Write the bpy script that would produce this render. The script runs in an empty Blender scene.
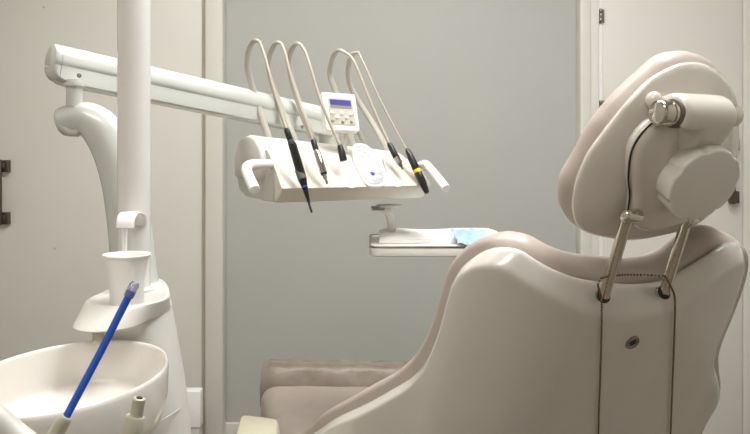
import bpy, bmesh, math, random
from mathutils import Vector as V, Matrix
random.seed(7)
S = bpy.context.scene
COL = S.collection
F, H, CZ = 730.0, 160.0, 1.15          # focal length (px), horizon row, eye height

def P(px, py, Y):
    return V(((px-375)/F*Y, Y, CZ-(py-H)/F*Y))
def RAY(px, py):
    return V(((px-375)/F, 1.0, -(py-H)/F))
def PZ(px, py, z):                      # point on the level plane z
    Y = (CZ-z)*F/(py-H)
    return P(px, py, Y)

# ------------------------------------------------------------------ materials
def hexc(r, g, b):
    f = lambda c: (c/255/12.92) if c/255 <= .04045 else ((c/255+.055)/1.055)**2.4
    return (f(r), f(g), f(b), 1)
def mat(name, rgb, rough=.4, metal=0, coat=0, noise=.03, scale=18, bump=0, emit=None, trans=0, alpha=1, spec=.5):
    m = bpy.data.materials.new(name); m.use_nodes = True
    nt = m.node_tree; b = nt.nodes['Principled BSDF']
    c = hexc(*rgb)
    b.inputs['Roughness'].default_value = rough
    b.inputs['Metallic'].default_value = metal
    b.inputs['Coat Weight'].default_value = coat
    b.inputs['Coat Roughness'].default_value = .08
    b.inputs['Specular IOR Level'].default_value = spec
    b.inputs['Transmission Weight'].default_value = trans
    b.inputs['Alpha'].default_value = alpha
    tc = nt.nodes.new('ShaderNodeTexCoord')
    n = nt.nodes.new('ShaderNodeTexNoise'); n.inputs['Scale'].default_value = scale; n.inputs['Detail'].default_value = 4
    nt.links.new(tc.outputs['Object'], n.inputs['Vector'])
    r = nt.nodes.new('ShaderNodeValToRGB')
    r.color_ramp.elements[0].position = .3; r.color_ramp.elements[1].position = .7
    r.color_ramp.elements[0].color = tuple(max(0, x*(1-noise)) for x in c[:3])+(1,)
    r.color_ramp.elements[1].color = tuple(min(1, x*(1+noise)) for x in c[:3])+(1,)
    nt.links.new(n.outputs['Fac'], r.inputs['Fac'])
    nt.links.new(r.outputs['Color'], b.inputs['Base Color'])
    if bump:
        bp = nt.nodes.new('ShaderNodeBump'); bp.inputs['Strength'].default_value = bump; bp.inputs['Distance'].default_value = .002
        n2 = nt.nodes.new('ShaderNodeTexNoise'); n2.inputs['Scale'].default_value = scale*12
        nt.links.new(tc.outputs['Object'], n2.inputs['Vector'])
        nt.links.new(n2.outputs['Fac'], bp.inputs['Height']); nt.links.new(bp.outputs['Normal'], b.inputs['Normal'])
    if emit:
        b.inputs['Emission Color'].default_value = hexc(*emit[0]); b.inputs['Emission Strength'].default_value = emit[1]
    return m
M = {
 'wall': mat('grey_paint', (181,181,175), .55, noise=.015, scale=3, bump=.05),
 'door': mat('white_laminate', (226,223,215), .35, noise=.012, scale=4),
 'frame': mat('white_frame_paint', (220,217,208), .4, noise=.012),
 'gap': mat('door_edge_shade', (196,186,170), .6),
 'white': mat('white_plaster', (224,221,214), .6, noise=.01),
 'side': mat('taupe_wall_paint', (186,182,173), .6, noise=.012),
 'floor': mat('beige_vinyl', (120,110,98), .35, noise=.06, scale=9),
 'shell': mat('glossy_shell', (216,210,202), .22, coat=.7, noise=.01),
 'head': mat('glossy_headrest_plastic', (217,209,199), .2, coat=.8, noise=.01),
 'pad': mat('beige_leatherette', (186,173,164), .38, noise=.03, scale=30, bump=.15),
 'seat': mat('taupe_leatherette', (187,174,164), .4, noise=.04, scale=22, bump=.15),
 'cover': mat('smoky_plastic_cover', (140,128,116), .25, noise=.12, scale=24, bump=.5),
 'cream': mat('cream_vinyl', (234,226,200), .4, noise=.02),
 'enamel': mat('white_enamel', (207,209,203), .2, coat=.5, noise=.01),
 'pole': mat('white_pole_enamel', (232,229,224), .25, coat=.4, noise=.01),
 'unit': mat('white_unit_plastic', (219,216,209), .35, noise=.012),
 'bowl': mat('white_ceramic', (230,225,218), .18, coat=.5, noise=.01),
 'console': mat('ivory_console_plastic', (216,211,198), .32, noise=.012),
 'cgrey': mat('pale_grey_plastic', (202,200,192), .4, noise=.02),
 'cup': mat('white_cup_plastic', (240,238,235), .35, noise=.006),
 'chrome': mat('chrome', (205,198,187), .07, metal=1, noise=.02),
 'steel': mat('brushed_steel', (150,142,130), .3, metal=1, noise=.08, scale=40),
 'bronze': mat('dark_nickel', (112,104,92), .35, metal=.9, noise=.08),
 'black': mat('black_rubber', (20,19,19), .3, noise=.2),
 'hose': mat('beige_hose', (190,180,166), .4, noise=.03),
 'whip': mat('grey_whip_plastic', (186,181,170), .35, noise=.03),
 'yellow': mat('yellow_ring', (232,208,32), .4),
 'bluering': mat('blue_ring', (70,88,170), .3),
 'olive': mat('olive_grey_grip', (92,94,80), .4, noise=.1),
 'lcd': mat('blue_display', (72,70,140), .2, noise=.12, scale=60, emit=((96,96,180), .35)),
 'lcd2': mat('grey_green_display', (150,150,140), .3),
 'panel': mat('panel_beige', (206,200,186), .45),
 'btn': mat('white_button', (240,236,230), .35),
 'gbtn': mat('grey_button', (160,158,150), .4),
 'keyface': mat('keypad_grey', (190,193,192), .3),
 'badge': mat('badge_grey', (158,154,146), .4),
 'blueled': mat('blue_indicator', (44,36,168), .3, emit=((50,40,220), .5)),
 'blue': mat('blue_tube', (22,88,205), .22, coat=.5, noise=.05),
 'cleartip': mat('clear_tip', (215,220,245), .1, trans=.85, noise=.03),
 'nozzle': mat('grey_beige_nozzle', (188,182,164), .45, noise=.03),
 'copper': mat('bronze_bead', (128,98,74), .25, metal=.9, noise=.1),
 'dark': mat('dark_hole', (34,30,27), .7),
 'recess': mat('recess_shadow_brown', (112,100,86), .6),  # flat brown standing in for the shadow round the hinge pin
 'tissue': mat('pale_blue_film', (164,192,218), .3, noise=.14, scale=50),
 'paper': mat('white_paper', (240,238,232), .6, noise=.01),
 'binw': mat('white_bin_plastic', (250,248,245), .4, noise=.005),
 'lamp': mat('lamp_diffuser', (250,248,242), .5, emit=((255,246,232), 1)),
}

# ------------------------------------------------------------------ object helpers
def empty(name, loc, label, cat, group=None):
    o = bpy.data.objects.new(name, None); COL.objects.link(o); o.location = loc
    o.empty_display_size = .05
    tag(o, label, cat, group); return o
def tag(o, label, cat, group=None):
    o['label'] = label; o['category'] = cat
    if group: o['group'] = group
    return o
def link(name, bm, m, parent=None, smooth=40, label=None, kind=None, mods=None):
    bmesh.ops.recalc_face_normals(bm, faces=bm.faces[:])
    me = bpy.data.meshes.new(name)
    # origin at the centre of the mesh
    c = V((0,0,0))
    if bm.verts:
        for v in bm.verts: c += v.co
        c /= len(bm.verts)
    for v in bm.verts: v.co -= c
    bm.to_mesh(me); bm.free()
    me.materials.append(M[m])
    for p in me.polygons: p.use_smooth = True
    try: me.set_sharp_from_angle(angle=math.radians(smooth))
    except Exception: pass
    o = bpy.data.objects.new(name, me); COL.objects.link(o); o.location = c
    if parent:
        o.parent = parent
        w = V((0,0,0)); q = parent
        while q: w += q.location; q = q.parent
        o.location = c - w
    if label: o['label'] = label
    if kind: o['kind'] = kind
    return o
def struct(name, bm, m, parent=None):
    o = link(name, bm, m, parent, 30)
    if not parent: o['kind'] = 'structure'
    return o
def NB(): return bmesh.new()
def box(bm, lo, hi, bev=0, seg=3):
    vs = [bm.verts.new((x,y,z)) for x in (lo[0],hi[0]) for y in (lo[1],hi[1]) for z in (lo[2],hi[2])]
    q = [(0,1,3,2),(4,6,7,5),(0,4,5,1),(2,3,7,6),(0,2,6,4),(1,5,7,3)]
    fs = [bm.faces.new([vs[i] for i in k]) for k in q]
    if bev:
        es = list({e for f in fs for e in f.edges})
        bmesh.ops.bevel(bm, geom=es, offset=bev, segments=seg, profile=.5, affect='EDGES')
    return bm
def cr(pts, n=6):                       # Catmull-Rom through the points
    pts = [V(p) for p in pts]; out = []
    for i in range(len(pts)-1):
        p0 = pts[max(i-1,0)]; p1 = pts[i]; p2 = pts[i+1]; p3 = pts[min(i+2,len(pts)-1)]
        for k in range(n):
            t = k/n
            out.append(.5*((2*p1)+(p2-p0)*t+(2*p0-5*p1+4*p2-p3)*t*t+(3*p1-p0-3*p2+p3)*t**3))
    out.append(pts[-1]); return out
def crs(vals, n=6):
    return [v.x for v in cr([V((x,0,0)) for x in vals], n)]
def sweep(bm, pts, rad, n=16, ref=None, flat=1.0, cap=True, dome=0):
    """tube along pts; rad a number or list; flat = width of the section along ref relative to rad"""
    pts = [V(p) for p in pts]; N = len(pts)
    rad = [rad]*N if not isinstance(rad, (list,tuple)) else list(rad)
    if dome:
        t0 = (pts[0]-pts[1]).normalized(); t1 = (pts[-1]-pts[-2]).normalized()
        a = []; b = []
        for k in range(1,5):
            an = math.pi/2*k/4.3
            a.append((pts[0]+t0*rad[0]*dome*math.sin(an), rad[0]*math.cos(an)))
            b.append((pts[-1]+t1*rad[-1]*dome*math.sin(an), rad[-1]*math.cos(an)))
        pts = [x[0] for x in reversed(a)]+pts+[x[0] for x in b]
        rad = [x[1] for x in reversed(a)]+rad+[x[1] for x in b]; N = len(pts)
    rings = []; prev = None
    for i in range(N):
        t = (pts[min(i+1,N-1)]-pts[max(i-1,0)]).normalized()
        if prev is None:
            r = V(ref) if ref is not None else (V((0,0,1)) if abs(t.z) < .9 else V((1,0,0)))
        else: r = V(ref) if ref is not None else prev
        u = (r-t*r.dot(t)).normalized(); w = t.cross(u); prev = u
        rings.append([bm.verts.new(pts[i]+u*(rad[i]*flat*math.cos(2*math.pi*k/n))+w*(rad[i]*math.sin(2*math.pi*k/n))) for k in range(n)])
    for a, b in zip(rings, rings[1:]):
        for k in range(n): bm.faces.new((a[k], a[(k+1)%n], b[(k+1)%n], b[k]))
    if cap:
        bm.faces.new(list(reversed(rings[0]))); bm.faces.new(rings[-1])
    return bm
def loft(bm, rings, cap0=True, cap1=True, closed=True):
    R = [[bm.verts.new(p) for p in r] for r in rings]; n = len(R[0])
    for a, b in zip(R, R[1:]):
        for k in range(n if closed else n-1): bm.faces.new((a[k], a[(k+1)%n], b[(k+1)%n], b[k]))
    if cap0: bm.faces.new(list(reversed(R[0])))
    if cap1: bm.faces.new(R[-1])
    return bm
def lathe(bm, c, prof, n=40, sx=1, sy=1, axis=None):
    """prof: list of (r, h); axis default +z"""
    c = V(c); ax = V(axis).normalized() if axis is not None else V((0,0,1))
    u = V((1,0,0)) if abs(ax.x) < .9 else V((0,1,0))
    u = (u-ax*u.dot(ax)).normalized(); w = ax.cross(u)
    rings = [[c+ax*h+u*(r*sx*math.cos(2*math.pi*k/n))+w*(r*sy*math.sin(2*math.pi*k/n)) for k in range(n)] for r, h in prof]
    return loft(bm, rings)
def ball(bm, c, r, seg=10, sc=(1,1,1)):
    m = Matrix.Translation(V(c)) @ Matrix.Diagonal((r*sc[0], r*sc[1], r*sc[2], 1))
    bmesh.ops.create_uvsphere(bm, u_segments=seg, v_segments=max(6,seg//2+1), radius=1, matrix=m)
    return bm

# ------------------------------------------------------------------ curved sheet (ruled along a reclined direction)
class Sheet:
    def __init__(s, O, phi, rho, path):
        ph, rh = math.radians(phi), math.radians(rho)
        s.d = V((-math.sin(ph), math.cos(ph), 0)); s.l = V((-math.cos(ph), -math.sin(ph), 0))
        s.u = -s.d*math.sin(rh)+V((0,0,1))*math.cos(rh)
        s.O = V(O); s.path = path
        s.A = [0]
        for (a,b),(c,d) in zip(path, path[1:]): s.A.append(s.A[-1]+math.hypot(c-a, d-b))
    def nrm2(s, i):                     # outward (to the back) 2D normal at vertex i
        p = s.path; a = p[max(i-1,0)]; b = p[min(i+1,len(p)-1)]
        t = V((b[0]-a[0], b[1]-a[1])).normalized()
        return V((t.y, -t.x))           # path runs from patient's right to left then forward
    def pt(s, a, v, off=0):
        A = s.A; i = 0
        while i < len(A)-2 and a > A[i+1]: i += 1
        k = (a-A[i])/(A[i+1]-A[i])
        p = V(s.path[i]).lerp(V(s.path[i+1]), k); n = s.nrm2(i).lerp(s.nrm2(i+1), min(max(k,0),1)).normalized()
        h = s.l*p.x+s.d*p.y
        n3 = s.l*n.x+s.d*n.y; n3 = (n3-s.u*n3.dot(s.u)).normalized()
        return s.O+h+s.u*v+n3*off
    def hit(s, px, py, off=0):
        C = V((0,0,CZ)); r = RAY(px, py); best = None
        for i in range(len(s.path)-1):
            p0 = s.pt(s.A[i], 0, off); p1 = s.pt(s.A[i+1]-1e-9, 0, off); e = p1-p0
            m = Matrix((( e.x, s.u.x, -r.x),( e.y, s.u.y, -r.y),( e.z, s.u.z, -r.z)))
            try: k, v, lam = m.inverted() @ (C-p0)
            except ValueError: continue
            lo = -1e9 if i == 0 else -1e-6
            hi = 1e9 if i == len(s.path)-2 else 1+1e-6
            if lo <= k <= hi and lam > .1:
                a = s.A[i]+k*(s.A[i+1]-s.A[i])
                if best is None or lam < best[0]: best = (lam, a, v)
        return (best[1], best[2]) if best else None

def resample(poly, n):
    L = [0]
    q = poly+[poly[0]]
    for a, b in zip(q, q[1:]): L.append(L[-1]+(b-a).length)
    out = []; j = 0
    for i in range(n):
        t = L[-1]*i/n
        while L[j+1] < t: j += 1
        out.append(q[j].lerp(q[j+1], (t-L[j])/max(1e-9, L[j+1]-L[j])))
    return out
def closed_cr(pts, n=6):
    N = len(pts); out = []
    for i in range(N):
        p0,p1,p2,p3 = pts[(i-1)%N],pts[i],pts[(i+1)%N],pts[(i+2)%N]
        for k in range(n):
            t = k/n
            out.append(.5*((2*p1)+(p2-p0)*t+(2*p0-5*p1+4*p2-p3)*t*t+(3*p1-p0-3*p2+p3)*t**3))
    return out
def outline(sheet, px, off, n=180):
    pts = [V(sheet.hit(x, y, off)) for x, y in px]
    return resample(closed_cr(pts), n)
def normals2(poly):
    N = len(poly); out = []
    area = sum(poly[i].x*poly[(i+1)%N].y-poly[(i+1)%N].x*poly[i].y for i in range(N))
    sg = 1 if area > 0 else -1
    for i in range(N):
        t = (poly[(i+2)%N]-poly[i-2]).normalized()
        out.append(V((-t.y, t.x))*sg)   # inward
    return out
def plate(bm, sheet, poly, prof, center, rings=16, crown=0, back=None, wide=None):
    """prof: list of (inset, offset) from the rim inward; then radial rings to center. back: same for the hidden side"""
    nn = normals2(poly)
    wd_ = wide or [1]*len(poly)
    def ring(ins): return [p+q*ins*k for p, q, k in zip(poly, nn, wd_)]
    rows = []
    if back is not None:
        for ins, off in reversed(back): rows.append([sheet.pt(p.x, p.y, off) for p in ring(ins)])
    for ins, off in prof: rows.append([sheet.pt(p.x, p.y, off) for p in ring(ins)])
    last = ring(prof[-1][0]); o0 = prof[-1][1]; c = V(center)
    for k in range(1, rings):
        t = k/rings
        rows.append([sheet.pt(*(p.lerp(c, t)), o0+crown*(1-(1-t)**2)) for p in last])
    R = [[bm.verts.new(p) for p in r] for r in rows]; n = len(R[0])
    for a, b in zip(R, R[1:]):
        for k in range(n): bm.faces.new((a[k], a[(k+1)%n], b[(k+1)%n], b[k]))
    cv = bm.verts.new(sheet.pt(c.x, c.y, o0+crown))
    for k in range(n): bm.faces.new((R[-1][k], R[-1][(k+1)%n], cv))
    if back is not None:
        lo = ring(back[-1][0]); ob = back[-1][1]; prev = R[0]
        for k in range(1, rings):
            t = k/rings
            cur = [bm.verts.new(sheet.pt(*(p.lerp(c, t)), ob)) for p in lo]
            for j in range(n): bm.faces.new((prev[(j+1)%n], prev[j], cur[j], cur[(j+1)%n]))
            prev = cur
        cv = bm.verts.new(sheet.pt(c.x, c.y, ob))
        for j in range(n): bm.faces.new((prev[(j+1)%n], prev[j], cv))
    return bm

# ================================================================== SETTING
XL, XR, YB, YN, ZC = -1.75, 1.62, 2.97, -1.3, 2.62
struct('floor', box(NB(), (XL-.1,YN-.1,-.1), (XR+.1,YB+.1,0)), 'floor')
struct('ceiling', box(NB(), (XL-.1,YN-.1,ZC), (XR+.1,YB+.1,ZC+.1)), 'white')
struct('wall_back', box(NB(), (XL-.1,YB,0), (XR+.1,YB+.1,ZC)), 'wall')
struct('wall_left', box(NB(), (XL-.1,YN,0), (XL,YB,ZC)), 'side')
struct('wall_right', box(NB(), (XR,YN,0), (XR+.1,YB,ZC)), 'side')
struct('wall_front', box(NB(), (XL-.1,YN-.1,0), (XR+.1,YN,ZC)), 'side')
X = lambda px, Y: (px-375)/F*Y
YD = 2.93                                # face of the doors
struct('baseboard_back', box(NB(), (X(222,YB)+.002,YB-.015,0), (X(580,YB)-.002,YB,.085), .003), 'frame')
# left cupboard: frame post, door with handle
struct('trim_1', box(NB(), (X(205,2.90),2.90,0), (X(222.5,2.90),YB,ZC), .004), 'frame')
struct('door_gap_shade', box(NB(), (X(202.2,2.93),2.931,0), (X(205,2.92),YB,ZC)), 'gap')  # filler strip in the door gap, the gap's shade put into its colour
d1 = struct('door_1', box(NB(), (X(-12,YD),YD,.02), (X(202,YD),YB,2.45), .003), 'door')
struct('door_2', box(NB(), (XL,YD,.02), (X(-13.5,YD),YB,2.45), .003), 'door')
struct('trim_3', box(NB(), (XL,YD-.01,2.455), (X(204,YD),YB,ZC), .003), 'frame')
def dhandle(parent, px, y0, y1, dx, name='door_handle'):
    """two square feet on the door and a bar held in front of them, dx = bar offset"""
    bm = NB()
    for y in (y0, y1):
        c = P(px, y, YD)
        box(bm, (c.x-.018, YD-.022, c.z-.024), (c.x+.018, YD, c.z+.024), .002)
        box(bm, (min(c.x,c.x+dx)-.008, YD-.034, c.z-.012), (max(c.x,c.x+dx)+.008, YD-.018, c.z+.012), .002)
    a, b = P(px, y0, YD), P(px, y1, YD)
    box(bm, (a.x+dx-.012, YD-.046, b.z-.026), (a.x+dx+.012, YD-.032, a.z+.026), .003)
    link(name, bm, 'bronze', parent)
dhandle(d1, 6.5, 166, 218, -.012)
bm = NB()
for (x, y) in ((44,7),(55,248)):
    lathe(bm, P(x,y,YD), [(.006,0),(.006,.0015),(.004,.003)], 12, axis=(0,-1,0))
link('screw_cover', bm, 'cgrey', d1)
# right cupboard
struct('trim_4', box(NB(), (X(580.5,2.9),2.90,0), (X(591,2.9),YB,ZC), .003), 'frame')
struct('trim_5', box(NB(), (X(591.3,2.9),2.908,0), (X(599.6,2.9),YB,ZC), .002), 'door')
struct('trim_7', box(NB(), (X(599.6,2.91),2.922,0), (X(602.6,2.92),YB,ZC), .001), 'binw')
d3 = struct('door_3', box(NB(), (X(602.7,2.92),YD,.02), (X(742.9,YD),YB,2.45), .003), 'door')
struct('door_4', box(NB(), (X(743.5,YD),YD,.02), (XR,YB,2.45), .003), 'door')
struct('trim_6', box(NB(), (X(602,YD),YD-.01,2.455), (XR,YB,ZC), .003), 'frame')
dhandle(d3, 732.5, 145, 197, -.02)
for y in (15, 107):
    bm = NB(); c = P(602, y, 2.9)
    lathe(bm, V((c.x, 2.915, c.z-.028)), [(.0045,0),(.006,.002),(.006,.018),(.0052,.019),(.006,.02),(.006,.037),(.0052,.038),(.006,.039),(.006,.054),(.0045,.056)], 14)
    box(bm, (c.x, 2.922, c.z-.027), (c.x+.016, 2.93, c.z+.027))
    link('hinge', bm, 'steel', d3)

# white bin behind the unit
b0 = empty('waste_bin', PZ(193,430,.09)*1 if False else V((X(192,2.72),2.76,0)), 'plain white bin on the floor between the dental unit and the door post', 'bin')
xb0, xb1 = X(172,2.70), X(203,2.745)
zt = CZ-(391-H)/F*2.70; zb = CZ-(428-H)/F*2.70
link('bin_body', box(NB(), (xb0,2.70,zb), (xb1,2.745,zt), .004), 'binw', b0)
link('bin_base', box(NB(), (xb0+.004,2.704,0), (xb1-.004,2.741,zb-.001), .003), 'cgrey', b0, label='grey base')

# ================================================================== DENTAL CHAIR
PHI, RHO = 25, 27
chair = empty('dental_chair', (.05,1.55,0), 'reclined beige dental chair with glossy off-white shell and adjustable headrest', 'dental chair')
# cross-section of the back: (lateral to patient's left, forward)
path = [(-.60,.10),(-.40,.045),(-.30,.022),(-.20,.008),(-.10,.001),(0,0),(.08,.002)]
for k in range(1, 10):
    a = math.radians(80)*k/9
    path.append((.08+.17*math.sin(a), .002+.17*(1-math.cos(a))))
lx, ly = path[-1]
for k in range(1, 8): path.append((lx+.0176*k, ly+.0985*k))
back = Sheet(P(628,330,1.12), PHI, RHO, path)
shell_px = [(286,447),(314,433),(338,417),(366,404),(393,389),(414,376),(427,362),(435,346),(442,328),(448,306),(454,284),(460,272),(468,262),(484,251),(501,247),(520,250),(534,259),(550,268),(573,277),(595,281),(629,284),(660,281.5),(684,271),(704,259),(722,247),(735,242),(740,247),(738,265),(727,300),(712,338),(710,357),(715,377),(711,394),(700,413),(692,434),(680,470),(640,520),(560,545),(460,540),(380,515),(310,485)]
pol = outline(back, shell_px, -.028, 240)
cen = back.hit(560, 410, 0)
prof = [(0,-.028),(.0008,-.0245),(.003,-.021),(.0065,-.0172),(.011,-.0125),(.016,-.0075),(.0195,-.0042),(.023,-.0018),(.0265,-.0004),(.030,0),(.036,0)]
ac = back.hit(633,300)[0]; vt = back.hit(633,300)[1]-.06
wide = []
for p in pol:
    k = max(0, 1-abs(p.x-ac)/.17)*min(1, max(0, (p.y-vt)/.05))
    wide.append(1+.8*(k*k*(3-2*k)))
sh = link('backrest_shell', plate(NB(), back, pol, prof, cen, 22, 0, back=[(.002,-.034),(.01,-.036)], wide=wide), 'shell', chair, 60)
pad_px = [(262,447),(306,430),(329,410),(352,397),(378,382),(400,370),(417,356),(428,342),(437,324),(443,306),(448,287),(453,271),(460,257),(477,240),(499,232),(521,236),(545,248),(564,255),(584,259),(606,261),(634,263),(662,258),(684,245),(703,231),(719,230),(733,237),(741,247),(738,270),(727,302),(713,338),(712,357),(714,377),(708,394),(698,413),(690,434),(678,470),(640,515),(560,540),(460,535),(380,512),(300,482)]
polp = outline(back, pad_px, -.062, 240)
cenp = back.hit(560, 405, -.06)
pp = [(.018,-.033)]
for k in range(0, 11):
    a = -math.pi/2+math.pi*k/10
    pp.append((.022*(1-math.cos(a)), -.0625-.0275*math.sin(a+0) ))
# the visible side of the pad is its rim: rows from the shell side round to the front
pp = [(.02,-.036)]+[(.020*(1-math.cos(math.pi/2*(1-k/5))), -.062+.026*math.sin(math.pi/2*(1-k/5))) for k in range(0,6)]
bm = NB()
rim = [(.022*(1-math.sin(math.pi*k/10)), -.036-.06*(1-math.cos(math.pi*k/10))/2) for k in range(0,11)]
plate(bm, back, polp, [(.075,-.037),(.05,-.0365)]+[(i,o) for i,o in rim]+[(.05,-.1)], cenp, 14, .03)
link('backrest_pad', bm, 'pad', chair, 70)
# badge: oval disc with two slanted bars
ba = back.hit(632, 342, .0); bn = (back.pt(ba[0],ba[1],.01)-back.pt(*ba,0)).normalized()
bc = back.pt(*ba, .0)
bd = link('badge', lathe(NB(), bc-bn*.002, [(.0115,0),(.0115,.0035),(.0102,.0045),(.0095,.0036),(.0001,.0036)], 28, axis=bn), 'badge', sh, label='small round grey badge')
link('badge_ring', lathe(NB(), bc-bn*.001, [(.0100,.002),(.0100,.0040),(.0112,.0046),(.0122,.0036),(.0122,0)], 28, axis=bn), 'steel', bd)
bm = NB(); e1 = (back.u*.45-back.l*.9).normalized(); e2 = bn.cross(e1).normalized()
for s_ in (-.0026, .0026):
    c = bc+bn*.0014+e2*s_
    q = [c+e1*a*.0062+e2*b*.0015+bn*h for h in (0,.0012) for a, b in ((-1,-1),(1,-1),(1,1),(-1,1))]
    loft(bm, [q[:4], q[4:]])
link('badge_mark', bm, 'dark', bd)
# recessed slot plates where the headrest posts enter + posts
hd = Sheet(P(650,150,1.0), PHI, RHO, [(-.4,.03),(-.2,.008),(0,0),(.2,.006),(.4,.03)])
for i, ((bx,by),(tx,ty)) in enumerate((((603.5,298),(628,216)), ((664,294.5),(690.5,224)))):
    a = back.hit(bx, by, -.004); p0 = back.pt(*a, -.004)
    b = hd.hit(tx, ty, .022); p1 = hd.pt(*b, .022 if i == 0 else .014)
    dr = (p1-p0).normalized()
    an = (back.pt(a[0],a[1],.01)-back.pt(*a,0)).normalized()
    po = link('headrest_post', sweep(NB(), [p0-an*.010-dr*.002, p0+dr*.004, p1, p1+dr*.003], .0082, 20, dome=.6), 'chrome', chair, label='polished steel post')
    link('post_socket', lathe(NB(), p0-an*.004, [(.0090,0),(.0108,.003),(.0108,.0058),(.0096,.006),(.0001,.006)], 24, axis=(dr*.5+an*.5).normalized()), 'dark', sh, label='dark post opening')
    side = -hd.l
    if i == 0:
        link('post_knuckle', sweep(NB(), [p1-side*.006, p1+side*.004, p1+side*.018], .0102, 20, dome=.5), 'chrome', po)
    else:
        link('post_knuckle', sweep(NB(), cr([p1-dr*.006+bn*.002, p1+side*.004+bn*.004+dr*.002, p1+side*.013+bn*.004+dr*.003], 5), .0066, 16, dome=.6), 'chrome', po)

# headrest
hs_px = [(572,203),(573,216),(576.5,225),(583,230.5),(592,234),(606,237),(629,239.5),(656,235.5),(686,227),(707,213),(722,195),(732,172),(736,150),(737,125),(736,104),(731,89),(722,75),(709,65.5),(694,62),(677,64.5),(653,77),(631,98),(615,117.5),(601,135.5),(588,154),(577,179)]
hp = outline(hd, hs_px, -.03, 160)
hc = hd.hit(655, 160, 0)
prof = [(0,-.03),(.0006,-.027),(.002,-.0245),(.005,-.0215),(.009,-.0185),(.0125,-.0165),(.018,-.0135),(.026,-.009),(.036,-.004),(.046,0)]
hshell = link('headrest_shell', plate(NB(), hd, hp, prof, hc, 14, .008, back=[(.003,-.036),(.012,-.038)]), 'head', chair, 60)
pd_px = [(559,203),(563,213),(571,222),(582,228),(596,231),(629,234),(656,230),(684,222),(704,207),(718,188),(726,168),(728,146),(728,122),(727,104),(724,88),(719,75),(713,66),(704,57),(686,52),(664,56),(640,69),(615,92),(601,108),(589,124),(571,156),(561,181)]
pd_px = [(x+4.5, y+2.5) if x < 660 and y < 170 else (x+2 if x < 570 else x, y) for x, y in pd_px]
pp_ = outline(hd, pd_px, -.058, 160)
rim = [(.022*(1-math.sin(math.pi*k/10)), -.034-.05*(1-math.cos(math.pi*k/10))/2) for k in range(0,11)]
link('headrest_pad', plate(NB(), hd, pp_, [(.05,-.035)]+rim, hd.hit(650,150,-.06), 12, -.015), 'pad', hshell, 70)
# hinge cover (raised plate on the lower right) and the barrel round the pin
cv_px = [(668,116),(654,122),(641,135),(632,152),(629.5,176),(631,195),(630,207),(632,222),(645,232),(660,231),(684,224),(704,211),(719,194),(729,172),(733,150),(734.5,128),(735,112),(724,106),(700,104),(680,106)]
cvo = outline(hd, cv_px, .012, 130)
cprof = [(.016*(1-math.cos(math.pi/2*k/6)), .002+.018*math.sin(math.pi/2*k/6)) for k in range(0,7)]
hcov = link('hinge_cover', plate(NB(), hd, cvo, cprof, hd.hit(690,165,.012), 10, .012, back=[(.004,-.006)]), 'head', hshell, 60)
bm = NB()
seam = [hd.pt(*hd.hit(x,y,.010), .0105) for x,y in ((664,117),(653,122),(640,135),(631,152),(628,176),(629.5,194),(628,208))]
sweep(bm, cr(seam, 6), .0013, 8)
link('seam_line', bm, 'dark', hshell, label='dark gap line')
side = -hd.l                                   # towards patient's right (image right)
hn = -hd.d*math.cos(math.radians(RHO))-V((0,0,1))*math.sin(math.radians(RHO))
A = hd.pt(*hd.hit(669,115.5,.018), .018)
Lb = .17
# find the barrel length that ends at px 735
for k in range(400):
    q = A+side*(k*.0005)
    if 375+q.x/q.y*F > 719: Lb = k*.0005; break
rb = .0305
def bsec(t, k):
    sec = []
    for j in range(0,13):
        an_ = math.radians(150-150*j/12); sec.append((rb*math.cos(an_)*1.0, rb*math.sin(an_)))
    sec += [(rb*.985,-.006),(rb*.93,-.014),(rb*.84,-.026),(.019,-.040),(.010,-.055),(-.002,-.070),(-.03,-.066),(-.03,0)]
    f = min(1, max(0, (t-.004)/.036)); f = f*f*(3-2*f)
    sec = [(o, h) if h > -.012 else (o*f-.022*(1-f), h*f+h*(1-f)*.45) for o, h in sec]
    return [A+side*t+hn*(o*k)+hd.u*(h*k) for o, h in sec]
bm = NB(); loft(bm, [bsec(0,.84),bsec(.0015,.9),bsec(.005,.955),bsec(.011,.99)]+[bsec(.015+.005*i_,1) for i_ in range(7)]+[bsec(Lb*.6,1),bsec(Lb-.012,1),bsec(Lb-.005,.98),bsec(Lb-.001,.93)])
link('hinge_barrel', bm, 'head', hshell, 60)
pinc = A+hn*.008+V((0,0,.006))
for base, sg, k in ((pinc, side, 1), (pinc+side*(Lb-.007), -side, .93)):
    pf = [(.001,-.0305),(.0105,-.0302),(.0132,-.0295),(.0147,-.0278),(.0152,-.0255),(.0152,-.0125),(.0139,-.0119),(.0139,-.0098),(.0152,-.0092),(.0152,.004)]
    link('hinge_pin', lathe(NB(), base, [(r*k*1.1,h) for r,h in pf], 32, axis=sg), 'chrome', hshell, 35, label='chrome pin end')
link('pin_shadow_ring', lathe(NB(), pinc+side*-.0035, [(.0168,0),(.0186,.0),(.0194,.003),(.0194,.009)], 28, axis=side), 'recess', hshell, label='ring round the pin, its shadow painted brown')  # recess shadow put into the ring's colour
lug = hd.pt(*hd.hit(660,104,.004), -.007)
link('pin_lug', ball(NB(), lug, .012, 20, (1,.9,1.05)), 'head', hshell)
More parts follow.
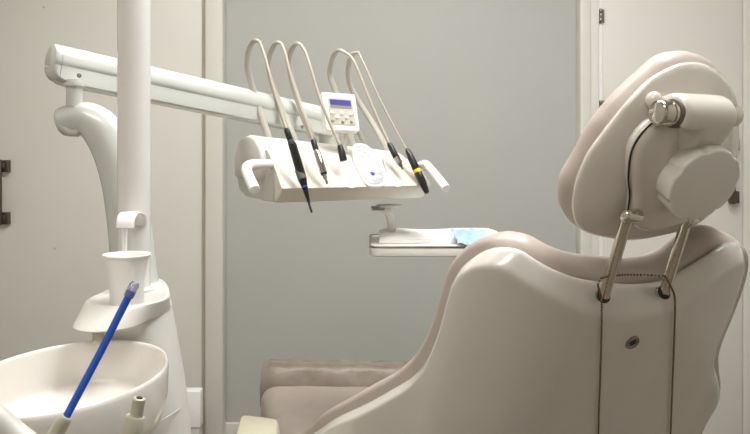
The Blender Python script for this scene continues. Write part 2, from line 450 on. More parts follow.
# adjusting knob: scalloped disc
kn = Matrix.Rotation(math.radians(11), 3, 'Z') @ hn
kn = (V((.27,-.84,-.47))).normalized()
kc = hd.pt(*hd.hit(688.5,174,.026), .030)
u = (V((1,0,0))-kn*kn.x).normalized(); w = kn.cross(u)
bm = NB(); n = 96; rings = []
for r, h, sc in ((.047,-.022,0),(.052,-.006,.4),(.0535,.002,1),(.0535,.027,1),(.0531,.0288,.95),(.0520,.0304,.8),(.0508,.0310,.6),(.049,.0313,.3),(.025,.0322,0),(.001,.0325,0)):
    ring = []
    for k in range(n):
        t = 2*math.pi*k/n
        dent = max(0, math.cos(7*t+.6))**6*.0034*sc
        ring.append(kc+kn*h+(u*math.cos(t)+w*math.sin(t))*(r*1.04-dent))
    rings.append(ring)
loft(bm, rings)
link('adjusting_knob', bm, 'bowl', hshell, 50, label='large round scalloped knob')

# seat, foot end and base
def zl(px, py, z): return PZ(px, py, z)
seat_top = .502
def seat_ring(z, g):
    pl = [(-.318+g,2.14-g),(-.12,2.18-g),(.02,2.18-g),(.06-g,2.10),(.12-g,1.8),(.20-g,1.5),(.20-g,1.36),(.0,1.34+g),(-.12+g,1.36),(-.150+g,1.45),(-.19+g,1.60),(-.250+g,1.80),(-.300+g,2.0)]
    c = closed_cr([V((x,y)) for x,y in pl], 6)
    return [V((p.x,p.y,z)) for p in c]
rs = [seat_ring(seat_top-.11,.03), seat_ring(seat_top-.10,.008), seat_ring(seat_top-.08,0)]
for k in range(1,7):
    a = math.pi/2*k/6
    rs.append(seat_ring(seat_top-.05+.05*math.sin(a), .045*(1-math.cos(a))))
rs.append(seat_ring(seat_top+.002, .08))
link('seat', loft(NB(), rs), 'seat', chair, 70)
# raised foot end wrapped in a thin smoky cover
bm = NB(); N = 26; rows = []
for i in range(N+1):
    t = i/N
    c = V((-.33,2.135,0)).lerp(V((.10,2.11,0)), t)
    jag = lambda s: (math.sin(t*41+s)*.002+math.sin(t*17+s*2)*.003)
    prof_ = [(-.035,-.07),(-.045,-.005),(-.035+jag(1),.012+jag(0)),(-.022+jag(2),.040+jag(3)),(-.006,.054+jag(4)*.8),(.03,.056+jag(5)*.5),(.06,.048+jag(6)*.5),(.09,.02),(.1,-.03),(.08,-.07)]
    edge = 1 if 0 < i < N else .9
    rows.append([V((c.x, c.y+e, seat_top+h*edge-.0)) for e, h in prof_])
loft(bm, rows)
link('foot_cover', bm, 'cover', chair, 50, label='crinkled smoky protective cover on the foot end')
# armrest
bm = NB(); c = P(258,432,1.62)
ap = [V((X(233,1.55),1.50,0)),V((X(281,1.55),1.47,0)),V((X(279,1.7),1.72,0)),V((X(237,1.7),1.75,0))]
zt = CZ-(414.5-H)/F*1.735
lo = []
for z, g in ((zt-.10,.01),(zt-.03,.0),(zt-.012,.003),(zt-.003,.009),(zt,.02)):
    cx = sum((p for p in ap), V((0,0,0)))/4
    ring = []
    for i in range(4):
        p = ap[i]; d1_ = (ap[i-1]-p).normalized(); d2_ = (ap[(i+1)%4]-p).normalized()
        r = .02
        for k in range(5):
            t = k/4; a_ = p+d1_*r*(1-t)**2+d2_*r*t**2
            ring.append(V((a_.x,a_.y,z))+(cx-a_).normalized()*g)
    lo.append(ring)
loft(bm, lo)
ar = link('armrest', bm, 'cream', chair, 50, label='cream padded arm end')
link('arm_support', sweep(NB(), cr([V((-.215,1.6,zt-.09)),V((-.21,1.6,.34)),V((-.13,1.62,.32)),V((-.02,1.62,.32))],5), .016, 14), 'bronze', ar)
bm = NB(); box(bm, (-.10,1.42,.06), (.14,1.9,.47), .03, 4)
link('base_column', bm, 'enamel', chair)
bm = NB(); box(bm, (-.26,1.28,0), (.26,2.15,.06), .02, 3)
link('base_plate', bm, 'enamel', chair)
# link between the reclined back and the base
bm = NB(); box(bm, (.0,1.32,.36), (.2,1.46,.56), .02); link('back_bracket', bm, 'bronze', chair)

# bead chain over the posts
bm = NB()
def bead_line(pts):
    L = 0; pts = cr(pts, 8); out = [pts[0]]; acc = 0
    for a, b in zip(pts, pts[1:]):
        seg = (b-a).length; pos = 0
        while acc+(seg-pos) >= .0054:
            pos += .0054-acc; acc = 0; out.append(a.lerp(b, pos/seg))
        acc += seg-pos
    return out
def bk(x, y, o=.0035): return back.pt(*back.hit(x, y, o), o)
ch1 = [bk(601.5,278,.012), bk(598,284,.012), bk(599,290,.01), bk(601.5,300,.004), bk(601.5,330), bk(600.5,370), bk(599,410), bk(598,450), bk(597,470)]
ch2 = [bk(665,276,.012), bk(670,285,.012), bk(674,294,.008), bk(675,304,.004), bk(674.5,330), bk(673,370), bk(671.5,410), bk(670,450), bk(669,470)]
mid = [ch1[0], bk(615,277,.006)+V((0,.012,0)), bk(640,276,.006)+V((0,.012,0)), ch2[0]]
allb = bead_line(ch1)+bead_line(ch2)+bead_line(mid)
for p in allb: ball(bm, p, .0019, 8)
tag(link('bead_chain', bm, 'copper'), 'bronze bead chain hung over the headrest posts down the chair back', 'chain')

# ================================================================== DENTAL UNIT (left)
unit = empty('dental_unit', (-.40,1.27,0), 'off-white dental unit cabinet with cup platform beside the basin', 'dental unit')
top = [(-.458,1.20),(-.455,1.145),(-.432,1.112),(-.396,1.094),(-.362,1.105),(-.337,1.14),(-.334,1.18),(-.347,1.235),(-.366,1.29),(-.395,1.35),(-.44,1.375),(-.457,1.30)]
bot = [(-.466,1.19),(-.460,1.12),(-.443,1.078),(-.406,1.06),(-.366,1.088),(-.348,1.15),(-.343,1.215),(-.350,1.25),(-.368,1.30),(-.395,1.36),(-.45,1.385),(-.468,1.30)]
def rg(pl, z, g=0):
    c = closed_cr([V((x,y,z)) for x,y in pl], 6); m_ = sum(c, V((0,0,0)))/len(c)
    return [p+(m_-p).normalized()*g for p in c]
mixr = lambda a, b, t: [p.lerp(q, t) for p, q in zip(a, b)]
r0 = rg(bot,.897,.01); r1 = rg(bot,.9005); r2 = mixr(rg(bot,.905), rg(top,.905), .12); r3 = mixr(rg(bot,.922), rg(top,.922), .8); r4 = rg(top,.928,.001); r5 = rg(top,.9305,.005); r6 = rg(top,.9295,.009); r7 = rg(top,.927,.012)
link('cup_platform', loft(NB(), [r0,r1,r2,r3,r4,r5,r6,r7]), 'unit', unit, 50)
colp = [(-.452,1.22),(-.448,1.155),(-.425,1.14),(-.385,1.135),(-.358,1.148),(-.345,1.19),(-.350,1.25),(-.368,1.31),(-.40,1.37),(-.44,1.38),(-.452,1.30)]
def cl(z, ex):
    c = closed_cr([V((x,y,z)) for x,y in colp], 6)
    return [V((-.45+(p.x+.45)*ex, p.y, z)) for p in c]
link('cabinet', loft(NB(), [cl(0,1.4), cl(.3,1.42), cl(.62,1.40), cl(.70,1.34), cl(.78,1.24), cl(.86,1.09), cl(.90,1.0)]), 'unit', unit, 50)
bm = NB()
sm = [PZ(155,425,.0)*0+P(150,428,1.13), P(160,422,1.128), P(172,414,1.145), P(182,407.5,1.20)]
sweep(bm, cr(sm,6), .0012, 8); link('panel_seam', bm, 'cgrey', unit)
nub = P(98,337,1.10)
link('rinse_nozzle', sweep(NB(), [nub+V((0,.06,.012)), nub+V((0,.02,.006)), nub, nub+V((0,-.008,-.006))], .005, 12, dome=.5), 'nozzle', unit)
link('bowl_neck', box(NB(), (-.45,1.0,.68), (-.36,1.16,.775), .02), 'unit', unit)
# lamp pole
pc = P(134,300,1.245)
po = empty('lamp_pole', (pc.x,pc.y,.93), 'tall plain white vertical pole rising from the dental unit', 'pole')
link('pole_tube', sweep(NB(), [V((pc.x,pc.y,.926)), V((pc.x,pc.y,1.4)), V((pc.x,pc.y,2.3))], .0272, 40), 'pole', po)
link('pole_collar', lathe(NB(), V((pc.x,pc.y,.9255)), [(.0272,0),(.033,0),(.033,.006),(.029,.009),(.0272,.009)], 40), 'unit', po)
# cup filler spout on the pole
sp = empty('cup_filler', P(130,222,1.20), 'curved white water spout on the pole above the cup', 'spout')
Y = 1.19
sptop = [P(138,226,1.228),P(137.5,219,1.215),P(134,214.6,1.198),P(129.5,213.6,1.183),P(126.8,216.5,1.172),P(125.5,222,1.166),P(125.2,228,1.164)]
bm = NB()
sweep(bm, cr(sptop,6), .0032, 20, ref=V((.94,.34,0)), flat=4.3)
link('spout_hood', bm, 'cup', sp, 60)
link('filler_tube', sweep(NB(), [P(124.3,224,1.170),P(124.3,262,1.170)], .0046, 16), 'cup', sp)
# swooping support post
so = empty('support_post', (-.43,1.34,.93), 'curved glossy white support post swooping up behind the pole', 'support post')
path_ = [(63,122),(75,119),(88,119.5),(101,129),(112,148),(121,175),(127,205),(131.5,240),(134.5,275),(136,302)]
wd =    [14.5,15.5,17.5,19.5,20.2,20.5,21.2,22,23,24]
pts = [P(x,y,1.34) for x,y in path_]; rad = [w_/F*1.34 for w_ in wd]
link('post_body', sweep(NB(), cr(pts,6), crs(rad,6), 28, ref=V((0,-1,0)), flat=.85, dome=.45), 'enamel', so, 60)
link('post_cap', sweep(NB(), [P(60.5,125,1.325),P(70,133,1.325),P(78,133,1.325)], .0068, 14, dome=.6), 'cgrey', so)
# balance arm
ao = empty('balance_arm', P(74,84,1.34), 'long glossy white horizontal arm carrying the instrument console', 'arm')
a0 = P(50,62.5,1.33); a1 = P(338,124.5,1.86)
t = (a1-a0).normalized(); wv = V((t.y,-t.x,0)).normalized(); up = wv.cross(t) if wv.cross(t).z > 0 else t.cross(wv)
hh = .0365
def arm_sec(c, bot_, sc=1.0):
    s = [(.020,bot_),(.024,bot_+.003),(.024,min(-.007,bot_+.03)),(.0236,-.0055),(.0236,-.004),(.0254,-.002)]
    for k in range(0,9):
        a = math.pi*k/8
        s.append((.0265*math.cos(a), .004+.0325*math.sin(a)))
    s += [(-.0254,-.002),(-.0236,-.004),(-.0236,-.0055),(-.024,min(-.007,bot_+.03)),(-.024,bot_+.003),(-.020,bot_)]
    return [c+wv*(x*sc)+up*(y*sc if y > bot_+.004 else y) for x, y in s]
st = [(.0,-.012,.90),(.0015,-.018,.95),(.005,-.024,.985),(.011,-.029,1)]
cap = link('arm_end_cap', loft(NB(), [arm_sec(a0+t*s_, b_, k_) for s_, b_, k_ in st]), 'enamel', ao, 50)
LA = (a1-a0).length
st = [(.0118,-.029,.995),(.024,-.034,1),(.04,-.0365,1),(LA*.5,-.0365,1),(LA,-.0365,1)]
link('arm_tube', loft(NB(), [arm_sec(a0+t*s_, b_, k_) for s_, b_, k_ in st]), 'enamel', ao, 35)
for x, y in ((79,75.5),(302,127)):
    # screw on the lower flat flank
    q_ = RAY(x,y); n_ = wv; Yg = ((a0+wv*.0235-V((0,0,CZ))).dot(n_))/q_.dot(n_)
    link('screw', lathe(NB(), P(x,y,Yg)-wv*.002, [(.0046,0),(.0046,.0026),(.0038,.0031),(.0012,.0031),(.0008,.0022)], 18, axis=wv), 'steel', ao, label='small steel screw')
link('pivot_pin', sweep(NB(), [P(74.5,107,1.335), P(74.5,80,1.335)], .0145, 24), 'enamel', ao)
link('pivot_flange', lathe(NB(), P(74.5,86.5,1.335), [(.0145,0),(.019,.0),(.019,.006),(.0145,.006)], 24), 'enamel', ao)

# basin, cup and suction
bo = V((-.400,.952,.874))
basin = empty('spittoon_bowl', bo-V((0,0,.1)), 'white oval spittoon bowl in front of the dental unit', 'bowl')
pr = [(.30,-.105),(.55,-.104),(.78,-.094),(.93,-.074),(.99,-.045),(1.0,-.015),(1.0,-.006),(.993,-.0012),(.982,0),(.968,-.001),(.96,-.006),(.945,-.03),(.925,-.05),(.912,-.0575),(.89,-.061),(.86,-.0625),(.5,-.068),(.15,-.076),(.14,-.082),(.02,-.083)]
link('bowl_body', lathe(NB(), bo, [(r*.122,h) for r,h in pr], 72, 1, 1.40), 'bowl', basin, 60)
bm = NB(); lathe(bm, bo+V((0,0,-.079)), [(.018,0),(.018,.004),(.015,.0055),(.0005,.004)], 24)
link('drain', bm, 'steel', basin, label='steel drain')
cb = P(127,300,1.135); cb.z = .9275
cup = lathe(NB(), cb, [(.0235,.0015),(.0245,0),(.0255,.002),(.0262,.03),(.0285,.05),(.0315,.064),(.0335,.0725),(.0358,.0735),(.0366,.0752),(.0358,.0768),(.0345,.0765),(.0325,.073),(.0275,.05),(.0252,.03),(.0242,.004),(.001,.003)], 48)
tag(link('drinking_cup', cup, 'cup', None, 50), 'small white plastic cup on the dental unit under the spout', 'cup')
# suction holder below the frame and its handpieces
sh_ = empty('suction_holder', (-.29,.62,.86), 'pale grey arm edge at the lower left corner below the bowl', 'holder')
link('holder_bar', sweep(NB(), cr([P(-30,400,.64),P(-5,420,.64),P(20,441,.64),P(50,462,.63),P(100,476,.63),P(150,480,.63)],6), .0125, 20, dome=.8), 'cgrey', sh_)
link('holder_stem', sweep(NB(), cr([P(90,477,.635), V((-.25,.75,.70)), V((-.33,1.0,.62)), V((-.38,1.16,.60))],8), .014, 16), 'cgrey', sh_)
def suction(name, label, pts, rads, extra=None):
    o = empty(name, pts[-1], label, 'suction handpiece')
    return o
p_ = [P(67,416,.63), P(62,423,.63), P(40,462,.625)]
s1 = empty('suction_handpiece', p_[-1], 'beige suction handpiece holding the blue tube at the lower left', 'suction handpiece', 'suction handpieces by the bowl')
link('nozzle', sweep(NB(), [p_[0], p_[0].lerp(p_[1],.1), p_[1], p_[2]], [.0046,.0054,.0064,.0082], 24), 'nozzle', s1)
link('hose', sweep(NB(), cr([p_[2], P(30,485,.62), P(20,560,.66), V((-.34,.8,.45)), V((-.36,1.18,.4))],6), .007, 14), 'hose', s1)
p_ = [P(139.5,398,.63), P(135.5,416,.63), P(135,417,.63), P(124,462,.625)]
s2 = empty('suction_handpiece', p_[-1], 'empty beige stepped suction handpiece in front of the bowl', 'suction handpiece', 'suction handpieces by the bowl')
link('nozzle', sweep(NB(), [p_[0], p_[0].lerp(p_[1],.04), p_[1]+V((0,0,-.004))], [.0047,.0054,.0057], 24), 'nozzle', s2)
link('nozzle_hole', lathe(NB(), p_[0], [(.0028,0),(.0028,.0006)], 16, axis=(p_[0]-p_[1])), 'dark', s2)
link('grip', sweep(NB(), [p_[1], p_[1].lerp(p_[3],.05), p_[1].lerp(p_[3],.4), p_[3]], [.0078,.0089,.0092,.0094], 24), 'nozzle', s2)
link('hose', sweep(NB(), cr([p_[3], P(118,490,.62), P(110,560,.66), V((-.28,.8,.45)), V((-.33,1.18,.4))],6), .007, 14), 'hose', s2)
ej = empty('saliva_ejector', P(66,415,.63), 'bright blue plastic saliva ejector tube with clear tip', 'saliva ejector')
e0, e1_ = P(65,419,.63), P(131.3,291,.665)
link('tube', sweep(NB(), [e0, e0.lerp(e1_,.5)+V((.0006,0,-.0004)), e1_], .00335, 20), 'blue', ej)
dr = (e1_-e0).normalized()
link('tip', sweep(NB(), [e1_-dr*.006, e1_+dr*.0005, e1_+dr*.006, e1_+dr*.0085], [.0044,.0046,.0044,.0032], 20), 'cleartip', ej, label='clear rounded tip')

# ================================================================== INSTRUMENT CONSOLE
TH = math.radians(33)
cx = V((math.cos(TH), math.sin(TH), 0)); ce = V((-math.sin(TH), math.cos(TH), 0)); cz = V((0,0,1))
C0 = P(281,203,1.5)                        # lower front left corner
LC = .3836
def CP(a, e, z): return C0+cx*a+ce*e+cz*z  # along, back, up
def chit(px, py, e0=0, slope=0, z0=0):
    """meet the sloped front panel: e = e0 + slope*(z-z0)"""
    r = RAY(px, py); best = None
    n = ce-cz*slope
    q = CP(0, e0, z0)
    lam = (q-V((0,0,CZ))).dot(n)/r.dot(n)
    return V((0,0,CZ))+r*lam
console = empty('instrument_console', CP(LC/2,.1,0), 'ivory dental instrument console with two handles hanging on the arm', 'instrument console')
# front wedge: slanted face, lip below turning under
EL, ZL, ET, ZT = -.006, .030, .062, .108
def wsec(a, k=1):
    dz = -.022*(a/LC)
    s = [(.05,0),(.028,-.001),(.022,.002),(EL,ZL-.003),(EL-.001,ZL),(EL+.003,ZL+.004),(EL+(ET-EL)*.5,(ZL+ZT)/2+dz*.5+.003),(ET-.006,ZT-.006+dz),(ET,ZT+dz),(ET+.01,ZT+.005+dz),(.10,ZT+.004+dz),(.10,0)]
    m_ = (.05,.05)
    return [CP(a, m_[0]+(e-m_[0])*k, m_[1]+(z-m_[1])*k) for e, z in s]
bm = NB(); loft(bm, [wsec(0,.94), wsec(.002,.98), wsec(.007,1)]+[wsec(LC*i/8) for i in range(1,8)]+[wsec(LC-.007,1), wsec(LC-.002,.98), wsec(LC,.94)])
wedge = link('front_panel', bm, 'console', console, 35)
# rear rounded housing
def hsec(a, k=1):
    dz = -.034*max(0,(a/LC)); s = [(.072,.045),(.070,.07)]
    for j in range(0,11):
        g = math.pi*(1-j/10)
        s.append((.150-.080*math.cos(math.pi-g), .082+.062*math.sin(g)+dz))
    s += [(.226,.05)]
    return [CP(a, .137+(e-.137)*k, .09+(z-.09)*k) for e, z in s]
bm = NB(); loft(bm, [hsec(-.012,.88), hsec(-.010,.95), hsec(-.003,1), hsec(LC*.5), hsec(LC-.012,1), hsec(LC-.002,.96), hsec(LC,.9)])
link('rear_housing', bm, 'unit', console, 50)
bm = NB()
q = [(.03,.002),(.17,.006),(.212,.022),(.224,.052),(.03,.06)]
loft(bm, [[CP(a,e,z) for e,z in q] for a in (-.004, LC-.006)])
link('underbody', bm, 'cgrey', console, 35, label='pale grey underside box')
# shallow rests for the instruments and the keypad
SL = (ET-EL)/(ZT-ZL)
fn = (-ce+cz*SL).normalized()              # outward normal of the slanted face
def face(px, py, lift=0):
    p = chit(px, py, EL, SL*1.0, ZL); return p+fn*lift
def facepatch(bm, pxs, lift0, lift1, ins=.0012):
    pl = closed_cr([face(x,y) for x,y in pxs], 6); m_ = sum(pl, V((0,0,0)))/len(pl)
    loft(bm, [[p+fn*lift0 for p in pl], [p+fn*lift1 for p in pl], [p+(m_-p).normalized()*ins+fn*(lift1+.0008) for p in pl]])
    return bm
for pxs in ([(292,158),(302,156),(308,170),(312,184),(308,187),(300,186),(295,174)],
            [(316,158),(324,156),(331,168),(336,181),(333,186),(324,186),(319,174)],
            [(338,160),(347,158),(354,170),(359,181),(357,187),(347,187),(341,175)],
            [(383,158),(391,156),(399,168),(404,181),(402,186),(394,186),(388,174)]):
    link('instrument_rest', facepatch(NB(), pxs, -.004, .0012, .004), 'console', wedge, 60)
kp = link('keypad', facepatch(NB(), [(352,148),(357,144.5),(365,146),(375,154),(382,166),(385.5,178),(383,186),(375,188),(366,186),(359.5,175),(354,162)], -.004, .0045), 'btn', wedge, 60)
link('keypad_face', facepatch(NB(), [(354,150),(358,147),(365,148.5),(373.5,156),(380,167),(383,178),(381,184),(374.5,186),(367.5,184),(361.5,174),(356,162)], .004, .0057), 'keyface', kp, 60, label='pale grey key field')
def button(px, py, r, m, parent, nrm=None, pos=None, name='button', label=None, ex=1.0):
    n_ = nrm or fn; c = pos if pos is not None else face(px, py, .006)
    return link(name, lathe(NB(), c, [(r,0),(r,.0012),(r*.8,.0022),(r*.2,.0026)], 18, axis=n_), m, parent, 60, label)
K = 4.82
for bx, by in ((85,105),(112,112),(104,131),(128,131),(106,155),(136,155),(135,190),(112,213),(178,213),(122,236),(184,236),(157,243)):
    button(340+bx/K, 130+by/K, .0042, 'btn', kp)
button(340+150/K, 130+219/K, .0056, 'blueled', kp, name='indicator', label='blue lit key')
# handles
hr = .0108
lh = [P(270,164.5,1.535),P(258,164.5,1.515),P(249.5,165.5,1.50),P(246.5,169.5,1.485),P(249,177,1.465),P(255,190,1.43)]
link('handle', sweep(NB(), cr(lh,8), hr, 22, dome=.15), 'cup', console, 50, label='white bent grip handle')
rh = [CP(LC-.02,.045,.062),P(424,164.5,1.705),P(430,169,1.69),P(437,177,1.665),P(446,188.5,1.63)]
link('handle', sweep(NB(), cr(rh,8), hr-.0006, 22, dome=.15), 'cup', console, 50, label='white bent grip handle')
# status display on a neck
dn = V((.30,-.93,.20)).normalized()
dc = P(340.5,111.5,1.66)
def dhit(px, py, lift=0):
    r = RAY(px, py); lam = (dc-V((0,0,CZ))).dot(dn)/r.dot(dn)
    return V((0,0,CZ))+r*lam+dn*lift
def dpatch(pxs, l0, l1, bev=.0008):
    pl = [dhit(x,y) for x,y in pxs]; out = []
    for i, p in enumerate(pl):
        d1_ = (pl[i-1]-p); d2_ = (pl[(i+1)%4]-p); r = min(d1_.length,d2_.length)*.07
        for k in range(4):
            tt = k/3; out.append(p+d1_.normalized()*r*(1-tt)**2+d2_.normalized()*r*tt**2)
    m_ = sum(out, V((0,0,0)))/len(out)
    return loft(NB(), [[p+dn*l0 for p in out],[p+dn*l1 for p in out],[p+(m_-p).normalized()*bev+dn*(l1+bev) for p in out]])
disp = link('display_panel', dpatch([(321,92),(355,94.4),(359.8,131.5),(326,130)], -.022, 0, .0015), 'btn', console, 40)
link('display_face', dpatch([(327.5,97.2),(351.5,99),(356,126),(331,124.5)], .0, .0016), 'panel', disp, 40, label='beige front field')
link('screen_lower', dpatch([(329,99.2),(350.3,100.8),(351.5,109.3),(330.5,108)], .001, .0026, .0004), 'lcd2', disp, 40, label='grey screen border')
link('screen', dpatch([(329.3,99.5),(350.1,101.1),(350.9,106),(330.2,104.6)], .002, .0034, .0004), 'lcd', disp, 40, label='blue display window')
for bx, by, m_ in ((158,203,'btn'),(228,207,'btn'),(293,213,'btn'),(195,235,'btn'),(263,238,'btn'),(163,260,'gbtn'),(235,268,'gbtn'),(300,268,'gbtn')):
    x, y = 310+bx/7.23, 85+by/7.23
    button(0,0,.0048 if m_ == 'btn' else .004, m_, disp, dn, dhit(x,y,.0022), label='grey key' if m_ == 'gbtn' else None)
link('display_neck', sweep(NB(), [P(343,129,1.685), P(343,150,1.685)], .009, 20), 'cup', disp)
link('display_stay', sweep(NB(), [P(357,129,1.69), P(366,148,1.70)], .0055, 14), 'whip', disp)
link('arm_mount', sweep(NB(), [a1-t*.03+V((0,0,-.03)), a1-t*.03+V((0,0,-.13))], .026, 24), 'enamel', console)

# whip arms (flat curved rods with hoses hung from their tips) and the handpieces
W = [  # whip pixels, hose pixels
 ([(270,146),(268,136),(258,106),(251.5,84),(247.5,68),(248,54),(251,45),(255,40.5),(259,41.5)], [(259.5,42),(264.6,56),(270,76),(278,104),(286.5,130)]),
 ([(297,148),(293,136),(283,113),(275,92),(269.5,71.5),(269.5,56),(273.5,46),(277.5,42.5),(281,43.5)], [(281.5,44),(285,53),(290,73),(299,103),(313,141)]),
 ([(318,150),(309,130),(299,104),(292,81),(289.5,65),(290.5,53),(294,46),(297.5,43.5),(301,45)], [(301,45),(306,54),(312,73),(321,102),(340,146)]),
 ([(355,152),(344,115),(336,92),(330.5,78),(330,68),(332.8,57),(337,51.5),(341,50.5),(345,52.5)], [(345,52.5),(350,56),(356,66),(366,91),(378,120),(390,145)]),
 ([(388,155),(384,144),(371,121),(358.5,101),(350.5,86),(348,73),(349.5,61),(353,54),(358.5,52.5)], [(358.5,53),(366,68.5),(378,95.7),(393.4,126),(407.5,151)]),
]
IY = [1.535, 1.565, 1.60, 1.685, 1.715]    # depth of each instrument where it meets the panel
hoses = []
for i, (wp, hp_) in enumerate(W):
    yb = IY[i]+.105; yt = IY[i]+.035; n = len(wp)
    ys = [yb,yb,yb+.01,yb+.01,yb,yb-.015,yb-.035,yb-.052,yt]
    pts = [P(x,y,yy) for (x,y),yy in zip(wp, ys)]
    rad = [.0065,.0065,.006,.0055,.005,.0048,.0046,.0043,.0036]
    link('whip_arm', sweep(NB(), cr(pts,6), crs(rad,6), 14, ref=cx, flat=1.3, dome=.5), 'whip', console, 60)
    m = len(hp_)
    hpnts = [P(x,y, yt+(IY[i]-.006-yt)*k/(m-1)) for k,(x,y) in enumerate(hp_)]
    hoses.append(hpnts)
def instr(i, label, r=.0034):
    o = empty('dental_handpiece', hoses[i][-1], label, 'dental handpiece', 'hanging handpieces on the console')
    link('hose', sweep(NB(), cr(hoses[i],6), r, 12, dome=.5), 'hose', o)
    return o
def seg(o, name, m, pxs, rads, y0, y1, label=None, dome=0):
    n = len(pxs)
    pts = [P(x,y,y0+(y1-y0)*k/max(1,n-1)) for k,(x,y) in enumerate(pxs)]
    return link(name, sweep(NB(), pts, rads, 20, dome=dome), m, o, 40, label)
g = .0021                                   # metres per pixel at the console
o = instr(0, 'long black handpiece with pointed bent tip, leftmost on the console')
seg(o,'sleeve','black',[(286.3,128.5),(287,131),(290.6,141)],[2.2*g,3*g,3.1*g],1.53,1.527)
seg(o,'ring','steel',[(290.6,141),(291.1,142.3)],[3.3*g,3.4*g],1.527,1.526)
seg(o,'grip','black',[(291.1,142.3),(292.5,145),(301.5,176)],[3.5*g,4.2*g,4.5*g],1.526,1.506)
seg(o,'band','olive',[(299.3,170),(302.6,180)],[4.62*g,4.5*g],1.509,1.503,'olive grey band')
seg(o,'nose','black',[(302.4,179),(304.5,186.5)],[4.4*g,3.1*g],1.503,1.50)
seg(o,'ring','bluering',[(304.4,186.2),(304.9,187.6)],[3.2*g,3.1*g],1.50,1.499,'thin blue ring')
seg(o,'tip','black',[(304.8,187.4),(308.6,201),(309.4,205),(311.8,212.5)],[2.9*g,1.5*g,1.1*g,1.1*g],1.499,1.485)
o = instr(1, 'short silver motor handpiece with black sleeve, second from the left')
seg(o,'sleeve','black',[(312.6,139),(313.4,141.5),(316.5,151.5)],[2*g,2.9*g,3*g],1.562,1.556)
seg(o,'motor','chrome',[(316.3,151),(317,153),(323.5,172.5)],[3*g,3.7*g,3.8*g],1.556,1.542,'silver motor body')
seg(o,'ring','black',[(323.4,172.3),(324.2,174.6)],[3.5*g,3.2*g],1.542,1.54)
seg(o,'tip','steel',[(324.1,174.4),(325.4,178.5),(325.6,178.8),(327.3,184)],[2.2*g,2.1*g,1.4*g,1.3*g],1.54,1.534)
o = instr(2, 'bare hose ending in a short black connector, left of the keypad')
seg(o,'connector','black',[(339.5,144.6),(340.3,147),(342,154),(343.6,160.5)],[2.2*g,3*g,3.8*g,4.0*g],1.597,1.588,None,.2)
o = instr(3, 'black connector with chrome nozzle, right of the keypad')
seg(o,'connector','black',[(389,143.5),(390.2,146),(396.6,158)],[2.2*g,3.1*g,3.7*g],1.68,1.672)
seg(o,'collar','chrome',[(396.4,157.6),(399.6,163.6)],[3.7*g,3.5*g],1.672,1.667,'chrome collar')
seg(o,'tip','steel',[(399.5,163.4),(401,166),(401.4,166.6),(402.8,169.5)],[2.4*g,2.2*g,1.3*g,1.2*g],1.667,1.664)
o = instr(4, 'black scaler handpiece with one yellow ring, rightmost on the console', .0026)
seg(o,'grip','black',[(407,149.5),(408.4,152.5),(411,158),(417,170.4)],[2.2*g,3.3*g,3.9*g,4.4*g],1.708,1.69)
seg(o,'ring','yellow',[(416.5,169.6),(417.9,172.6)],[4.6*g,4.6*g],1.69,1.688,'yellow ring')
seg(o,'body','black',[(417.8,172.4),(421,179),(425.2,188.5),(426.8,192.5)],[4.5*g,4.4*g,3.4*g,2.7*g],1.688,1.672,None,.4)

# ================================================================== TRAY under the console
tz = .955
def T(px, py): return PZ(px, py, tz)
tr = empty('instrument_tray', V((.12,1.75,tz)), 'white tray with dark steel rim hanging under the console', 'tray')
x0, x1, y0, y1 = -.0135, .33, 1.625, 1.90
def rr_(x0,x1,y0,y1,r,z):
    out = []
    for cx_,cy_,a0_ in ((x1-r,y1-r,0),(x0+r,y1-r,90),(x0+r,y0+r,180),(x1-r,y0+r,270)):
        for k in range(6):
            a = math.radians(a0_+90*k/5); out.append(V((cx_+r*math.cos(a), cy_+r*math.sin(a), z)))
    return out
link('tray_base', loft(NB(), [rr_(x0+.008,x1-.008,y0+.008,y1-.008,.02,tz-.022), rr_(x0+.001,x1-.001,y0+.001,y1-.001,.02,tz-.019), rr_(x0,x1,y0,y1,.02,tz-.004), rr_(x0+.001,x1-.001,y0+.001,y1-.001,.02,tz-.002)]), 'unit', tr, 40)
bm = NB()
loft(bm, [rr_(x0+.0012,x1-.0012,y0+.0012,y1-.0012,.02,tz-.0019), rr_(x0-.001,x1+.001,y0-.001,y1+.001,.021,tz+.0015), rr_(x0-.0005,x1+.0005,y0-.0005,y1+.0005,.021,tz+.003), rr_(x0+.003,x1-.003,y0+.003,y1-.003,.018,tz+.003), rr_(x0+.004,x1-.004,y0+.004,y1-.004,.018,tz-.0005), rr_(x0+.004,x1-.004,y0+.004,y1-.004,.018,tz-.0019)], False, False)
link('steel_rim', bm, 'steel', tr, 40, label='stainless steel rim')
link('liner', loft(NB(), [rr_(x0+.0042,x1-.0042,y0+.0042,y1-.0042,.018,tz-.0019), rr_(x0+.0042,x1-.0042,y0+.0042,y1-.0042,.018,tz+.0002)]), 'paper', tr, 40)
pv = P(383,205,1.70)
link('pivot', lathe(NB(), P(389,204.5,1.73), [(.03,.0),(.03,-.003),(.022,-.006),(.02,-.006)], 28), 'cgrey', tr)
link('pivot_stud', sweep(NB(), [P(378,206,1.73), P(378,210,1.73)], .016, 20), 'steel', tr)
br = [P(372,208.5,1.73),P(380,209,1.73),P(386,210.5,1.735),P(389.3,214.5,1.74),P(390.5,222,1.75),P(391.5,233,1.77),P(392,243,1.79)]
link('bracket', sweep(NB(), cr(br,6), .0042, 16, ref=cx, flat=2.6), 'unit', tr, 60)
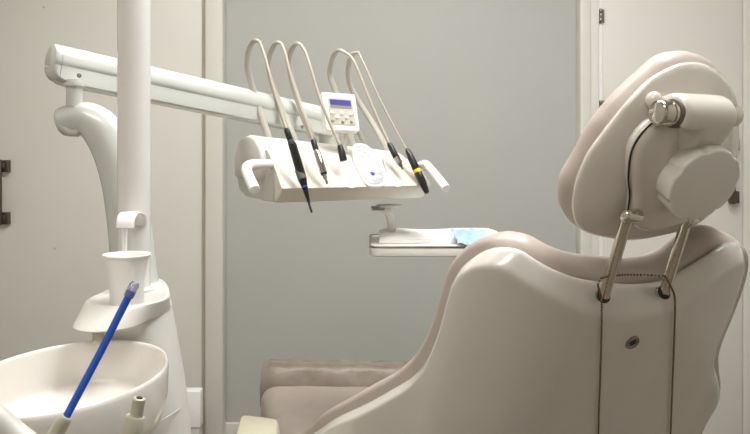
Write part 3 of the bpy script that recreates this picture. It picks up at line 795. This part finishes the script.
# wrapped white pack and film on the tray
pk = NB()
N = 18; rows = []
pa, pb = V((.010,1.755,tz)), V((.30,1.765,tz))
for i in range(N+1):
    t_ = i/N; c = pa.lerp(pb, t_); j = lambda s: math.sin(t_*9+s)*.0016
    k = .8 if i in (0,N) else 1
    rows.append([V((c.x, c.y+e, tz+.001+h*k)) for e, h in ((-.055,0),(-.052+j(1),.010+j(2)*.5),(-.035,.019+j(3)),(.0,.022+j(4)),(.06+j(5),.023+j(1)),(.085,.012),(.09,0))])
loft(pk, rows)
tag(link('sterile_pack', pk, 'paper', None, 40), 'flat white wrapped pack lying along the tray', 'pack')
bm = NB(); n1, n2 = 16, 12; g0 = PZ(452,246,tz+.026)
random.seed(3); vs = []
hgt = lambda i,j: .002+.012*abs(math.sin(i*.63+j*.4))*abs(math.cos(j*.55-i*.31))+random.uniform(0,.0022)
def film(i, j):
    u_ = i/n1; w_ = j/n2
    Yf = 1.645+.14*w_+.006*math.sin(i*1.3); zf = tz+.003+(.019 if w_ > .4 else .019*w_/.4)
    xf = X(453.5+33*u_+(random.uniform(-.8,.8) if j in (0,n2) else 0)+1.2*math.sin(j*1.1), 1.72)
    return V((xf, Yf, zf)), hgt(i,j)
rows = [[film(i,j) for j in range(n2+1)] for i in range(n1+1)]
tv = [[bm.verts.new(p+V((0,0,h*.5))) for p,h in r] for r in rows]
bv = [[bm.verts.new(p+V((0,0,h*.45-.0008))) for p,h in r] for r in rows]
for i in range(n1):
    for j in range(n2):
        bm.faces.new((tv[i][j],tv[i+1][j],tv[i+1][j+1],tv[i][j+1])); bm.faces.new((bv[i][j],bv[i][j+1],bv[i+1][j+1],bv[i+1][j]))
for i in range(n1):
    bm.faces.new((tv[i][0],bv[i][0],bv[i+1][0],tv[i+1][0])); bm.faces.new((tv[i][n2],tv[i+1][n2],bv[i+1][n2],bv[i][n2]))
for j in range(n2):
    bm.faces.new((tv[0][j],tv[0][j+1],bv[0][j+1],bv[0][j])); bm.faces.new((tv[n1][j],bv[n1][j],bv[n1][j+1],tv[n1][j+1]))
tag(link('plastic_film', bm, 'tissue', None, 30), 'crumpled pale blue plastic film on the tray beside the chair back', 'plastic film')

# ================================================================== LIGHT
def ceiling_lamp(loc, sx, sy, power, col, label):
    o = empty('ceiling_lamp', loc, label, 'ceiling lamp', 'ceiling light panels')
    x, y, z = loc
    link('lamp_frame', box(NB(), (x-sx/2-.02,y-sy/2-.02,z-.02), (x+sx/2+.02,y+sy/2+.02,z)), 'white', o)
    m = M['lamp'].copy(); m.node_tree.nodes['Principled BSDF'].inputs['Emission Strength'].default_value = power
    m.node_tree.nodes['Principled BSDF'].inputs['Emission Color'].default_value = col
    M['lamp_%s' % label] = m
    link('diffuser', box(NB(), (x-sx/2,y-sy/2,z-.026), (x+sx/2,y+sy/2,z-.0195)), 'lamp_%s' % label, o)
ceiling_lamp((-.30,1.5,ZC), 1.2, .6, 12, (1,.975,.935,1), 'long warm ceiling light panel over the console')
ceiling_lamp((.6,1.2,ZC), .6, .9, 20, (.95,.98,1,1), 'square cool ceiling light panel over the chair')
ceiling_lamp((-.75,-.3,ZC), 1.2, .6, 9, (1,.975,.935,1), 'ceiling light panel above the entrance side')
w = bpy.data.worlds.new('World'); S.world = w; w.use_nodes = True
w.node_tree.nodes['Background'].inputs['Color'].default_value = (.8,.82,.85,1)
w.node_tree.nodes['Background'].inputs['Strength'].default_value = .05

# ================================================================== CAMERA
cam = bpy.data.cameras.new('camera'); co = bpy.data.objects.new('camera', cam); COL.objects.link(co)
co.location = (0,0,CZ); co.rotation_euler = (math.radians(90),0,0)
cam.sensor_fit = 'HORIZONTAL'; cam.sensor_width = 36; cam.lens = 36*F/750
cam.shift_y = -(217-H)/750; cam.clip_start = .02
S.camera = co
S.view_settings.view_transform = 'Standard'; S.view_settings.look = 'None'
S.view_settings.gamma = 1; S.view_settings.use_curve_mapping = False
S.view_settings.exposure = 0.0
